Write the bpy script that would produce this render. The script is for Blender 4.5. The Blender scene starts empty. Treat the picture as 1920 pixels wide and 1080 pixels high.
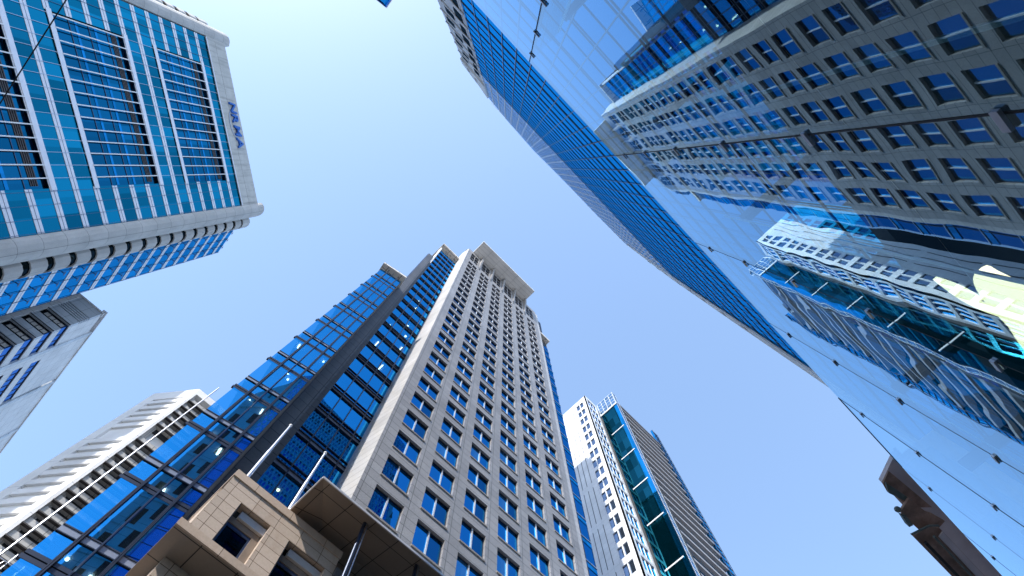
import bpy, bmesh, math, random
from mathutils import Vector, Matrix
random.seed(7)
R = math.radians
SC = bpy.context.scene
COL = SC.collection

# ------------------------------------------------------------------ camera
F_PX = 982.58
RX, RY, RZ = (0.0, 0.0, 0.0), (0.0, 0.0, 0.0), (0.0, 0.0, 0.0)
def cam_axes():
    z = Vector((951.6 - 960, 314.5 - 540, F_PX)).normalized()
    e = Vector((0, 1, 0)); y0 = (e - z * e.dot(z)).normalized(); x0 = y0.cross(z)
    th = 0.786
    u = x0 * math.cos(th) + y0 * math.sin(th)
    n = -x0 * math.sin(th) + y0 * math.cos(th)
    return u, n, z                                  # world axes in image coordinates (right, down, forward)
U_, N_, Z_ = cam_axes()
right = Vector((U_.x, N_.x, Z_.x)); down = Vector((U_.y, N_.y, Z_.y)); fwd = Vector((U_.z, N_.z, Z_.z))
cam = bpy.data.cameras.new('camera'); camo = bpy.data.objects.new('camera', cam); COL.objects.link(camo)
m3 = Matrix((right, -down, -fwd)).transposed()
camo.matrix_world = m3.to_4x4()
cam.sensor_width = 36.0; cam.sensor_fit = 'HORIZONTAL'; cam.lens = 36.0 * F_PX / 1920.0
cam.clip_start = 0.05; cam.clip_end = 5000
SC.camera = camo
GZ = -1.6                                            # street level, the eye is at 0

# ------------------------------------------------------------------ light
SUN_AZ = math.atan2(-0.37, -0.93)                    # direction towards the sun, in plan
SUN_EL = R(42)
SC.world = bpy.data.worlds.new('World'); SC.world.use_nodes = True
wn = SC.world.node_tree; wn.nodes.clear()
sky = wn.nodes.new('ShaderNodeTexSky'); sky.sky_type = 'NISHITA'; sky.sun_disc = False
sky.sun_elevation = SUN_EL; sky.sun_rotation = math.pi / 2 - SUN_AZ
sky.altitude = 0; sky.air_density = 1.0; sky.dust_density = 1.15; sky.ozone_density = 3.2
bg = wn.nodes.new('ShaderNodeBackground'); bg.inputs['Strength'].default_value = 0.15
wo = wn.nodes.new('ShaderNodeOutputWorld')
sky_mix = wn.nodes.new('ShaderNodeMix'); sky_mix.data_type = 'RGBA'          # flat pale blue blended into the sky colour, evens out its glow
sky_mix.inputs[0].default_value = 0.42; sky_mix.inputs[7].default_value = (0.86, 1.30, 1.95, 1)
wn.links.new(sky.outputs[0], sky_mix.inputs[6]); wn.links.new(sky_mix.outputs[2], bg.inputs[0]); wn.links.new(bg.outputs[0], wo.inputs[0])
sl = bpy.data.lights.new('sun', 'SUN'); sl.energy = 2.0; sl.angle = R(0.53); sl.color = (1.0, 0.96, 0.91)
so = bpy.data.objects.new('sun', sl); COL.objects.link(so)
sd = Vector((math.cos(SUN_AZ) * math.cos(SUN_EL), math.sin(SUN_AZ) * math.cos(SUN_EL), math.sin(SUN_EL)))
so.rotation_euler = sd.to_track_quat('Z', 'Y').to_euler()
so.location = (-40, -10, 60)
SC.view_settings.view_transform = 'Standard'; SC.view_settings.look = 'None'
SC.view_settings.gamma = 1.0; SC.view_settings.use_curve_mapping = False
SC.view_settings.exposure = 1.68

# ------------------------------------------------------------------ materials
M = {}
def newmat(name):
    m = bpy.data.materials.new(name); m.use_nodes = True
    nt = m.node_tree; nt.nodes.clear(); M[name] = m
    out = nt.nodes.new('ShaderNodeOutputMaterial')
    return m, nt, out
def nd(nt, typ, **kw):
    n = nt.nodes.new(typ)
    for k, v in kw.items():
        if k in n.inputs: n.inputs[k].default_value = v
        else: setattr(n, k, v)
    return n
def noise(nt, scale, detail=4, rough=0.6, vec=None, dim=None):
    tc = nt.nodes.new('ShaderNodeTexCoord')
    mp = nt.nodes.new('ShaderNodeMapping')
    if vec: mp.inputs['Scale'].default_value = vec
    nt.links.new(tc.outputs['UV' if dim == 'UV' else 'Object'], mp.inputs[0])
    n = nd(nt, 'ShaderNodeTexNoise', Scale=scale, Detail=detail, Roughness=rough)
    nt.links.new(mp.outputs[0], n.inputs['Vector'])
    return n
def ramp(nt, src, a, ca, b, cb):
    r = nt.nodes.new('ShaderNodeValToRGB')
    r.color_ramp.elements[0].position = a; r.color_ramp.elements[0].color = (*ca, 1)
    r.color_ramp.elements[1].position = b; r.color_ramp.elements[1].color = (*cb, 1)
    nt.links.new(src, r.inputs[0]); return r
def mixc(nt, fac, a, b, mode='MIX'):
    n = nt.nodes.new('ShaderNodeMix'); n.data_type = 'RGBA'; n.blend_type = mode
    for s, v in ((0, fac), (6, a), (7, b)):
        if hasattr(v, 'links') or hasattr(v, 'is_output'): nt.links.new(v, n.inputs[s])
        else: n.inputs[s].default_value = v if s == 0 else (*v, 1)
    return n.outputs[2]
def solid(name, c, rough=0.6, metal=0.0, var=0.12, scale=1.2, spec=0.4, streak=0.0, bump=0.0):
    m, nt, out = newmat(name)
    p = nd(nt, 'ShaderNodeBsdfPrincipled', Roughness=rough, Metallic=metal)
    p.inputs['Specular IOR Level'].default_value = spec
    n = noise(nt, scale)
    lo = tuple(x * (1 - var) for x in c); hi = tuple(min(1, x * (1 + var)) for x in c)
    col = ramp(nt, n.outputs[0], 0.3, lo, 0.7, hi).outputs[0]
    if streak:
        s = noise(nt, 1.0, 5, 0.7, (1.6, 1.6, 0.09))
        f = ramp(nt, s.outputs[0], 0.5, (0, 0, 0), 0.78, (streak,) * 3).outputs[0]
        col = mixc(nt, f, col, tuple(x * 0.35 for x in c))
    nt.links.new(col, p.inputs['Base Color'])
    if bump:
        b = nd(nt, 'ShaderNodeBump', Strength=bump, Distance=0.01)
        n2 = noise(nt, 14, 3); nt.links.new(n2.outputs[0], b.inputs['Height']); nt.links.new(b.outputs[0], p.inputs['Normal'])
    nt.links.new(p.outputs[0], out.inputs[0]); return m
def panels(name, c, w, h, mortar=0.02, mc=None, rough=0.6, var=0.1, offset=0.0, speck=0.12, stain=0.0, stainc=(0.2, 0.09, 0.05), metal=0.0, spec=0.35):
    m, nt, out = newmat(name)
    p = nd(nt, 'ShaderNodeBsdfPrincipled', Roughness=rough, Metallic=metal)
    p.inputs['Specular IOR Level'].default_value = spec
    tc = nt.nodes.new('ShaderNodeTexCoord')
    b = nt.nodes.new('ShaderNodeTexBrick'); b.offset = offset; b.squash = 1.0
    nt.links.new(tc.outputs['UV'], b.inputs['Vector'])
    b.inputs['Scale'].default_value = 1.0
    b.inputs['Color1'].default_value = (*[x * (1 - var) for x in c], 1)
    b.inputs['Color2'].default_value = (*[min(1, x * (1 + var)) for x in c], 1)
    b.inputs['Mortar'].default_value = (*(mc or tuple(x * 0.25 for x in c)), 1)
    b.inputs['Mortar Size'].default_value = mortar; b.inputs['Mortar Smooth'].default_value = 0.1
    b.inputs['Brick Width'].default_value = w; b.inputs['Row Height'].default_value = h
    n = noise(nt, 9, 6, 0.75)
    f = ramp(nt, n.outputs[0], 0.3, (1 - speck,) * 3, 0.7, (1 + speck,) * 3).outputs[0]
    col = mixc(nt, 1.0, b.outputs[0], f, 'MULTIPLY')
    n3 = noise(nt, 0.25, 3, 0.5)
    f3 = ramp(nt, n3.outputs[0], 0.3, (0.86,) * 3, 0.7, (1.08,) * 3).outputs[0]
    col = mixc(nt, 1.0, col, f3, 'MULTIPLY')
    if stain:
        s = noise(nt, 1.0, 6, 0.7, (1.3, 1.3, 0.5))
        f = ramp(nt, s.outputs[0], 0.5, (0, 0, 0), 0.72, (stain,) * 3).outputs[0]
        col = mixc(nt, f, col, stainc)
    nt.links.new(col, p.inputs['Base Color'])
    nt.links.new(p.outputs[0], out.inputs[0]); return m
def mirror_glass(name, c, rough=0.02, wav=0.004, scale=0.6, dark=(0.01, 0.02, 0.04), fac=0.88, cellw=0, cellh=0, cellvar=0.25):
    """tinted reflective glass: a coloured mirror coat over a dark body"""
    m, nt, out = newmat(name)
    g = nd(nt, 'ShaderNodeBsdfGlossy', Roughness=rough)
    d = nd(nt, 'ShaderNodeBsdfDiffuse'); d.inputs[0].default_value = (*dark, 1)
    n = noise(nt, scale, 2, 0.5)
    b = nd(nt, 'ShaderNodeBump', Strength=1.0, Distance=wav)
    nt.links.new(n.outputs[0], b.inputs['Height']); nt.links.new(b.outputs[0], g.inputs['Normal'])
    if cellw:
        tc = nt.nodes.new('ShaderNodeTexCoord'); br = nt.nodes.new('ShaderNodeTexBrick'); br.offset = 0
        nt.links.new(tc.outputs['UV'], br.inputs['Vector'])
        br.inputs['Scale'].default_value = 1; br.inputs['Mortar Size'].default_value = 0
        br.inputs['Brick Width'].default_value = cellw; br.inputs['Row Height'].default_value = cellh
        br.inputs['Color1'].default_value = (*[x * (1 - cellvar) for x in c], 1)
        br.inputs['Color2'].default_value = (*[min(1, x * (1 + cellvar)) for x in c], 1)
        nt.links.new(br.outputs[0], g.inputs[0])
    else: g.inputs[0].default_value = (*c, 1)
    lw = nd(nt, 'ShaderNodeLayerWeight', Blend=0.25)
    w = nt.nodes.new('ShaderNodeMapRange'); w.inputs['To Min'].default_value = fac; w.inputs['To Max'].default_value = 1.0
    nt.links.new(lw.outputs['Fresnel'], w.inputs[0])
    mx = nt.nodes.new('ShaderNodeMixShader')
    nt.links.new(w.outputs[0], mx.inputs[0]); nt.links.new(d.outputs[0], mx.inputs[1]); nt.links.new(g.outputs[0], mx.inputs[2])
    nt.links.new(mx.outputs[0], out.inputs[0]); return m
def clear_glass(name, refl, trans, lo=0.3, hi=0.95, ior=1.6, wav=0.004, scale=0.5, rough=0.0):
    m, nt, out = newmat(name)
    g = nd(nt, 'ShaderNodeBsdfGlossy', Roughness=rough); g.inputs[0].default_value = (*refl, 1)
    t = nd(nt, 'ShaderNodeBsdfTransparent'); t.inputs[0].default_value = (*trans, 1)
    n = noise(nt, scale, 2, 0.5); b = nd(nt, 'ShaderNodeBump', Strength=1.0, Distance=wav)
    nt.links.new(n.outputs[0], b.inputs['Height']); nt.links.new(b.outputs[0], g.inputs['Normal'])
    fr = nd(nt, 'ShaderNodeFresnel', IOR=ior)
    w = nt.nodes.new('ShaderNodeMapRange'); w.inputs['To Min'].default_value = lo; w.inputs['To Max'].default_value = hi
    nt.links.new(fr.outputs[0], w.inputs[0])
    mx = nt.nodes.new('ShaderNodeMixShader')
    ge = nt.nodes.new('ShaderNodeNewGeometry'); sb = nt.nodes.new('ShaderNodeMath'); sb.operation = 'SUBTRACT'; sb.inputs[0].default_value = 1.0
    ml = nt.nodes.new('ShaderNodeMath'); ml.operation = 'MULTIPLY'; ml.use_clamp = True
    nt.links.new(ge.outputs['Backfacing'], sb.inputs[1]); nt.links.new(sb.outputs[0], ml.inputs[0]); nt.links.new(w.outputs[0], ml.inputs[1])
    nt.links.new(ml.outputs[0], mx.inputs[0]); nt.links.new(t.outputs[0], mx.inputs[1]); nt.links.new(g.outputs[0], mx.inputs[2])
    nt.links.new(mx.outputs[0], out.inputs[0]); return m
def emit(name, c, s):
    m, nt, out = newmat(name)
    e = nd(nt, 'ShaderNodeEmission', Strength=s); e.inputs[0].default_value = (*c, 1)
    nt.links.new(e.outputs[0], out.inputs[0]); return m

panels('granite', (0.31, 0.30, 0.295), 3.7947, 0.86, 0.022, (0.07, 0.07, 0.07), 0.45, 0.10, 0.0, 0.26, 0.35, (0.17, 0.165, 0.16))
panels('granite_dark', (0.10, 0.10, 0.105), 1.6, 1.1, 0.03, (0.02, 0.02, 0.02), 0.5, 0.1, 0.0, 0.2)
panels('granite_pale', (0.50, 0.49, 0.48), 8.0, 0.95, 0.02, None, 0.45, 0.06, 0.0, 0.12, 0.25, (0.28, 0.28, 0.27))
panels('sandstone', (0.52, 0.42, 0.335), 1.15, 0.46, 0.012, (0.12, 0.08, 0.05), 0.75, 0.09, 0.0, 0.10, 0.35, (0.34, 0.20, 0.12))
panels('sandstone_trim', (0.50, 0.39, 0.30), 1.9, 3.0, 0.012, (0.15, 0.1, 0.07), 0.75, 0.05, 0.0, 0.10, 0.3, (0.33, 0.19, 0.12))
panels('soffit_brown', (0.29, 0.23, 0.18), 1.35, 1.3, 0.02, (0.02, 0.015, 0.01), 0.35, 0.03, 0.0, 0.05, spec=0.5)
panels('canopy_white', (0.90, 0.88, 0.84), 3.0, 0.95, 0.03, (0.45, 0.44, 0.42), 0.5, 0.03, 0.0, 0.05)
panels('soffit_grey', (0.72, 0.67, 0.60), 2.0, 1.3, 0.04, (0.08, 0.08, 0.08), 0.6, 0.04, 0.0, 0.08)
panels('concrete_panel', (0.50, 0.49, 0.47), 6.0, 3.82, 0.035, (0.2, 0.2, 0.19), 0.8, 0.05, 0.0, 0.12, 0.25, (0.30, 0.29, 0.27))
panels('concrete_white', (0.86, 0.85, 0.83), 12.0, 4.2, 0.03, (0.5, 0.5, 0.5), 0.75, 0.02, 0.0, 0.05)
panels('tower_stone', (0.76, 0.76, 0.76), 2.4, 1.9, 0.03, (0.4, 0.4, 0.4), 0.6, 0.03, 0.0, 0.06, 0.15, (0.5, 0.49, 0.46))
panels('tower_grey', (0.62, 0.66, 0.70), 2.4, 1.9, 0.03, (0.24, 0.27, 0.3), 0.5, 0.03, 0.0, 0.06)
panels('white_tile', (0.80, 0.80, 0.80), 1.27, 1.27, 0.02, (0.55, 0.56, 0.58), 0.3, 0.02, 0.0, 0.03, spec=0.6)
solid('parapet_concrete', (0.52, 0.51, 0.48), 0.85, 0, 0.08, 0.5, 0.3, 0.75, 0.3)
solid('old_stone', (0.42, 0.28, 0.22), 0.9, 0, 0.4, 1.4, 0.2, 0.6, 0.6)
solid('old_wall', (0.75, 0.68, 0.70), 0.9, 0, 0.12, 0.8, 0.2)
solid('old_verdigris', (0.16, 0.20, 0.19), 0.7, 0, 0.3, 3)
solid('steel_dark', (0.035, 0.045, 0.07), 0.35, 0.6, 0.1, 2)
solid('steel_blue', (0.10, 0.13, 0.20), 0.3, 0.7, 0.1, 2)
solid('spandrel_grey', (0.22, 0.25, 0.32), 0.35, 0.3, 0.1, 0.8)
solid('frame_light', (0.62, 0.61, 0.60), 0.4, 0.3, 0.05, 2)
solid('frame_dark', (0.05, 0.055, 0.07), 0.4, 0.4, 0.1, 2)
solid('sill_stone', (0.24, 0.22, 0.20), 0.6, 0, 0.1, 5)
solid('white_strip', (0.80, 0.81, 0.86), 0.5, 0.1, 0.04, 1)
solid('steel_bright', (0.60, 0.62, 0.68), 0.3, 0.7, 0.05, 2)
solid('brown_louvre', (0.10, 0.085, 0.08), 0.5, 0.2, 0.15, 3)
solid('shade_grey', (0.33, 0.31, 0.30), 0.5, 0.1, 0.1, 2)
solid('blind_dark', (0.06, 0.055, 0.055), 0.7, 0, 0.2, 2)
solid('interior_dark', (0.035, 0.04, 0.045), 0.8, 0, 0.2, 0.5)
solid('interior_mid', (0.34, 0.35, 0.36), 0.8, 0, 0.15, 0.4)
solid('ceiling', (0.55, 0.54, 0.50), 0.9, 0, 0.08, 0.4)
solid('rubber', (0.01, 0.012, 0.016), 0.6, 0, 0.1, 2)
solid('clip_steel', (0.42, 0.42, 0.45), 0.35, 0.8, 0.08, 4)
solid('sign_blue', (0.01, 0.12, 0.48), 0.4, 0, 0.05, 2)
solid('sign_ring', (0.38, 0.42, 0.50), 0.5, 0.2, 0.1, 2)
solid('logo_cream', (0.86, 0.84, 0.62), 0.5, 0, 0.03, 1)
solid('tan_metal', (0.28, 0.22, 0.17), 0.5, 0.2, 0.15, 2, 0.4, 0.4)
solid('white_metal', (0.8, 0.8, 0.8), 0.4, 0, 0.05, 2)
solid('louvre_dark', (0.03, 0.035, 0.045), 0.6, 0, 0.1, 1)
solid('blind_cream', (0.66, 0.62, 0.58), 0.7, 0, 0.25, 3)
solid('asphalt', (0.05, 0.05, 0.052), 0.9, 0, 0.25, 3, bump=0.5)
panels('paving', (0.22, 0.21, 0.20), 0.6, 0.6, 0.01, None, 0.8, 0.1, 0.0, 0.12)
solid('foliage', (0.07, 0.10, 0.05), 0.8, 0, 0.4, 3)
mirror_glass('glass_window', (0.015, 0.19, 0.48), 0.01, 0.0015, 0.5, (0.004, 0.02, 0.05), 0.9)
mirror_glass('glass_mid', (0.015, 0.20, 0.50), 0.01, 0.002, 0.45, (0.004, 0.02, 0.05), 0.9)
mirror_glass('glass_teal', (0.01, 0.27, 0.40), 0.02, 0.006, 0.8, (0.0, 0.03, 0.05), 0.85, 2.3, 3.82, 0.4)
mirror_glass('glass_teal_deep', (0.01, 0.19, 0.34), 0.02, 0.006, 0.8, (0.0, 0.02, 0.05), 0.85, 2.2, 30, 0.25)
mirror_glass('glass_sky', (0.02, 0.32, 0.66), 0.02, 0.004, 0.8, (0.0, 0.05, 0.1), 0.85, 1.9, 3.82, 0.2)
mirror_glass('glass_blue_tower', (0.01, 0.30, 0.66), 0.01, 0.001, 0.3, (0.0, 0.02, 0.06), 0.92)
mirror_glass('glass_dark', (0.015, 0.028, 0.035), 0.02, 0.004, 0.6, (0.004, 0.006, 0.008), 0.7)
mirror_glass('glass_green', (0.01, 0.09, 0.13), 0.02, 0.012, 0.5, (0.0, 0.02, 0.03), 0.75, 1.3, 3.8, 0.6)
mirror_glass('glass_pale', (0.28, 0.45, 0.62), 0.04, 0.004, 0.8, (0.08, 0.12, 0.16), 0.7, 1.3, 1.3, 0.25)
mirror_glass('glass_window_pale', (0.05, 0.26, 0.55), 0.03, 0.0015, 0.5, (0.05, 0.10, 0.14), 0.75)  # paler glass tone for a few randomly chosen panes
mirror_glass('glass_window_deep', (0.012, 0.12, 0.30), 0.01, 0.0015, 0.5, (0.004, 0.015, 0.03), 0.85)
mirror_glass('glass_periwinkle', (0.10, 0.26, 0.62), 0.02, 0.003, 0.8, (0.0, 0.03, 0.1), 0.9)
mirror_glass('glass_window_grey', (0.22, 0.30, 0.42), 0.02, 0.004, 0.8, (0.06, 0.08, 0.11), 0.7)
clear_glass('glass_bay', (0.02, 0.28, 0.62), (0.6, 0.8, 0.9), 0.80, 0.95, 1.5, 0.0015, 0.4)
clear_glass('glass_store', (0.60, 0.84, 1.0), (0.84, 0.94, 0.95), 0.16, 1.56, 1.6, 0.005, 0.55)
clear_glass('glass_fin', (0.35, 0.75, 0.85), (0.86, 0.93, 0.90), 0.1, 0.9, 1.5, 0.0, 1)
emit('lamp_warm', (1.0, 0.78, 0.42), 7.0)
emit('lamp_white', (1.0, 0.93, 0.8), 6.0)
emit('track_cream', (0.85, 0.78, 0.55), 0.8)
emit('sign_lit', (1.0, 0.80, 0.52), 0.95)
# fritted screen glass: white printed hatch on blue glass
def fritted():
    m, nt, out = newmat('glass_fritted')
    tc = nt.nodes.new('ShaderNodeTexCoord')
    b = nt.nodes.new('ShaderNodeTexBrick'); b.offset = 0.5
    nt.links.new(tc.outputs['UV'], b.inputs['Vector']); b.inputs['Scale'].default_value = 1
    b.inputs['Brick Width'].default_value = 0.6; b.inputs['Row Height'].default_value = 1.0; b.inputs['Mortar Size'].default_value = 0.12
    b.inputs['Color1'].default_value = (0, 0, 0, 1); b.inputs['Color2'].default_value = (0.25, 0.25, 0.25, 1); b.inputs['Mortar'].default_value = (1, 1, 1, 1)
    g = nd(nt, 'ShaderNodeBsdfGlossy', Roughness=0.02); g.inputs[0].default_value = (0.05, 0.38, 0.78, 1)
    d = nd(nt, 'ShaderNodeBsdfDiffuse'); d.inputs[0].default_value = (0.75, 0.78, 0.82, 1)
    mx = nt.nodes.new('ShaderNodeMixShader'); sc = nt.nodes.new('ShaderNodeMath'); sc.operation = 'MULTIPLY'; sc.inputs[1].default_value = 0.85
    nt.links.new(b.outputs[0], sc.inputs[0]); nt.links.new(sc.outputs[0], mx.inputs[0])
    nt.links.new(g.outputs[0], mx.inputs[1]); nt.links.new(d.outputs[0], mx.inputs[2]); nt.links.new(mx.outputs[0], out.inputs[0])
fritted()

# ------------------------------------------------------------------ mesh helpers
class Fr:
    """vertical face frame: u along azimuth az, d outwards, z up"""
    def __init__(s, ox, oy, az, side=1):
        a = R(az); s.o = (ox, oy); s.t = (math.cos(a), math.sin(a)); s.n = (side * math.sin(a), -side * math.cos(a))
    def p(s, u, d, z): return Vector((s.o[0] + u * s.t[0] + d * s.n[0], s.o[1] + u * s.t[1] + d * s.n[1], z))
WORLD = Fr(0, 0, 0, -1)     # u = x, d = y
class MB:
    def __init__(s): s.v = []; s.f = []
    def box(s, fr, u0, u1, d0, d1, z0, z1):
        k = len(s.v)
        for z in (z0, z1):
            for (u, d) in ((u0, d0), (u1, d0), (u1, d1), (u0, d1)): s.v.append(fr.p(u, d, z))
        s.f += [tuple(k + i for i in q) for q in ((0, 3, 2, 1), (4, 5, 6, 7), (0, 1, 5, 4), (1, 2, 6, 5), (2, 3, 7, 6), (3, 0, 4, 7))]
        return s
    def prism(s, fr, pts, z0, z1):                 # plan outline (u,d) extruded in z
        k = len(s.v); n = len(pts)
        for z in (z0, z1):
            for (u, d) in pts: s.v.append(fr.p(u, d, z))
        s.f.append(tuple(k + i for i in range(n))[::-1]); s.f.append(tuple(k + n + i for i in range(n)))
        for i in range(n): j = (i + 1) % n; s.f.append((k + i, k + j, k + n + j, k + n + i))
        return s
    def slab(s, fr, pts, d0, d1):                  # elevation outline (u,z) extruded in d
        k = len(s.v); n = len(pts)
        for d in (d0, d1):
            for (u, z) in pts: s.v.append(fr.p(u, d, z))
        s.f.append(tuple(k + i for i in range(n))); s.f.append(tuple(k + n + i for i in range(n))[::-1])
        for i in range(n): j = (i + 1) % n; s.f.append((k + i, k + j, k + n + j, k + n + i))
        return s
    def poly(s, pts):
        k = len(s.v); s.v += [Vector(p) for p in pts]; s.f.append(tuple(range(k, k + len(pts)))); return s
    def tube(s, a, b, r, n=10, r2=None):
        a = Vector(a); b = Vector(b); r2 = r if r2 is None else r2
        q = (b - a).to_track_quat('Z', 'Y'); k = len(s.v)
        for c, rr in ((a, r), (b, r2)):
            for i in range(n):
                t = 2 * math.pi * i / n; s.v.append(c + q @ Vector((rr * math.cos(t), rr * math.sin(t), 0)))
        s.f.append(tuple(k + i for i in range(n))[::-1]); s.f.append(tuple(k + n + i for i in range(n)))
        for i in range(n): j = (i + 1) % n; s.f.append((k + i, k + j, k + n + j, k + n + i))
        return s
    def sphere(s, c, r, n=12):
        c = Vector(c); k = len(s.v); h = n // 2
        for i in range(h + 1):
            for j in range(n):
                a = math.pi * i / h; b = 2 * math.pi * j / n
                s.v.append(c + Vector((r * math.sin(a) * math.cos(b), r * math.sin(a) * math.sin(b), r * math.cos(a))))
        for i in range(h):
            for j in range(n):
                s.f.append((k + i * n + j, k + i * n + (j + 1) % n, k + (i + 1) * n + (j + 1) % n, k + (i + 1) * n + j))
        return s
    def wall(s, fr, u0, u1, z0, z1, holes, d=0.0, depth=0.35):
        """flat wall with rectangular openings (regular grid cut), with reveals going back by depth"""
        us = sorted({u0, u1, *[h[0] for h in holes], *[h[1] for h in holes]})
        zs = sorted({z0, z1, *[h[2] for h in holes], *[h[3] for h in holes]})
        hs = {(h[0], h[2]) for h in holes}
        def inside(uc, zc): return any(h[0] < uc < h[1] and h[2] < zc < h[3] for h in holes)
        vid = {}
        def V(u, z):
            if (u, z) not in vid: vid[(u, z)] = len(s.v); s.v.append(fr.p(u, d, z))
            return vid[(u, z)]
        colhole = {}
        for i in range(len(us) - 1):
            j = 0
            while j < len(zs) - 1:
                if inside((us[i] + us[i + 1]) / 2, (zs[j] + zs[j + 1]) / 2): j += 1; continue
                s.f.append((V(us[i], zs[j]), V(us[i + 1], zs[j]), V(us[i + 1], zs[j + 1]), V(us[i], zs[j + 1]))); j += 1
        for (a, b, c, e) in [h[:4] for h in holes]:
            q = [(a, c), (b, c), (b, e), (a, e)]
            for i in range(4):
                p0, p1 = q[i], q[(i + 1) % 4]; k = len(s.v)
                s.v += [fr.p(p0[0], d, p0[1]), fr.p(p1[0], d, p1[1]), fr.p(p1[0], d - depth, p1[1]), fr.p(p0[0], d - depth, p0[1])]
                s.f.append((k, k + 1, k + 2, k + 3))
        return s
    def mesh(s, name, mat, base, closed=True):
        me = bpy.data.meshes.new(name)
        me.from_pydata([tuple(v - base) for v in s.v], [], s.f)
        if closed:
            bm = bmesh.new(); bm.from_mesh(me); bmesh.ops.recalc_face_normals(bm, faces=bm.faces); bm.to_mesh(me); bm.free()
        uv = me.uv_layers.new(name='UVMap').data
        for p in me.polygons:
            n = p.normal
            if abs(n.z) > 0.75: t = Vector((1, 0, 0)); b = Vector((0, 1, 0))
            else: t = Vector((-n.y, n.x, 0)).normalized(); b = Vector((0, 0, 1))
            for li in p.loop_indices:
                v = me.vertices[me.loops[li].vertex_index].co + base
                uv[li].uv = (v.dot(t), v.dot(b))
        me.materials.append(M[mat]); return me
def tag(o, label=None, cat=None, group=None, kind=None):
    if label: o['label'] = label
    if cat: o['category'] = cat
    if group: o['group'] = group
    if kind: o['kind'] = kind
    return o
def thing(name, label, cat, base, group=None):
    o = bpy.data.objects.new(name, None); COL.objects.link(o); o.location = base; o.empty_display_size = 0.5
    return tag(o, label, cat, group)
def root_base(p):
    b = Vector((0, 0, 0))
    while p is not None: b = b + Vector(p.location); p = p.parent
    return b
def part(name, mb, mat, parent, label=None, kind=None, closed=True):
    base = root_base(parent)
    o = bpy.data.objects.new(name, mb.mesh(name, mat, base, closed)); COL.objects.link(o); o.parent = parent
    return tag(o, label, kind=kind)
def single(name, mb, mat, label, cat, base, group=None, kind=None):
    o = bpy.data.objects.new(name, mb.mesh(name, mat, Vector(base))); COL.objects.link(o); o.location = base
    return tag(o, label, cat, group, kind)
def text_part(name, body, fr, u, z, size, d, depth, mat, parent, bold=0.02, shear=0.0, sx=1.0):
    cu = bpy.data.curves.new(name, 'FONT'); cu.body = body; cu.size = size; cu.extrude = depth; cu.offset = bold; cu.shear = shear
    tmp = bpy.data.objects.new(name, cu); COL.objects.link(tmp)
    bpy.context.view_layer.update()
    me = bpy.data.meshes.new_from_object(tmp.evaluated_get(bpy.context.evaluated_depsgraph_get()))
    bpy.data.objects.remove(tmp)
    base = root_base(parent); o0 = fr.p(u, d, z)
    t = Vector((*fr.t, 0)); n = Vector((*fr.n, 0))
    for v in me.vertices: v.co = (o0 + t * v.co.x * sx + Vector((0, 0, 1)) * v.co.y + n * v.co.z) - base
    me.materials.clear(); me.materials.append(M[mat])
    o = bpy.data.objects.new(name, me); COL.objects.link(o); o.parent = parent; return o

# ------------------------------------------------------------------ ground
o = single('ground', MB().box(WORLD, -1500, 1500, -1500, 1500, GZ - 0.6, GZ - 0.154), 'paving', None, None, (0, 0, GZ), kind='structure'); 
o = single('road', MB().box(WORLD, -300, 300, 3.5, 13.0, GZ - 0.153, GZ - 0.12), 'asphalt', None, None, (0, 8, GZ), kind='structure')
o = single('pavement', MB().box(WORLD, -300, 300, -5.0, 3.5, GZ - 0.153, GZ), 'paving', None, None, (0, 0, GZ), kind='structure')
o = single('pavement', MB().box(WORLD, -300, 300, 13.0, 40.0, GZ - 0.153, GZ), 'paving', None, None, (0, 16, GZ), kind='structure')

# ------------------------------------------------------------------ granite office tower
FL = 3.7947; TY = 21.0
T = thing('office_tower', 'tall grey granite tower with paired blue windows, glass bays and a flat pale roof canopy', 'skyscraper', (16, 28, GZ))
SF = Fr(0, TY, 0)
WX = [8.52 + i * 3.7968 for i in range(6)]; WW = 2.52; WH = 2.58
rows = [29.12 + (k - 3) * FL for k in range(0, 27)]            # sills, row 3 is the lowest one seen above the awning
rows = [z for z in rows if z + WH < 121]
holes = [(x, x + WW, z, z + WH) for x in WX for z in rows if z > 20.6]
lou = [(x, x + WW - 0.1, 121.7, 130.0) for x in WX]
part('front_wall', MB().wall(SF, 7.3, 31.2, 20.3, 132.28, holes + lou, 0, 0.34), 'granite', T, closed=False)
part('rear_wall', MB().box(WORLD, 7.32, 31.18, 21.6, 45, GZ, 132.0), 'granite', T)
part('corner_pier', MB().prism(WORLD, [(7.296, 20.997), (7.296, 24.2), (6.9, 24.2), (6.9, 23.2)][::-1], GZ, 132.2), 'granite_pale', T)
part('pier_return', MB().box(WORLD, 7.0, 7.8, 21.002, 21.59, GZ, 20.3), 'granite', T)
part('roof_slab', MB().box(WORLD, 7.0, 31.3, 21.62, 45.2, 132.29, 132.6), 'granite_pale', T)
part('side_return', MB().box(WORLD, 31.205, 31.9, 21.03, 23, GZ, 131.2), 'granite_pale', T)
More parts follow.
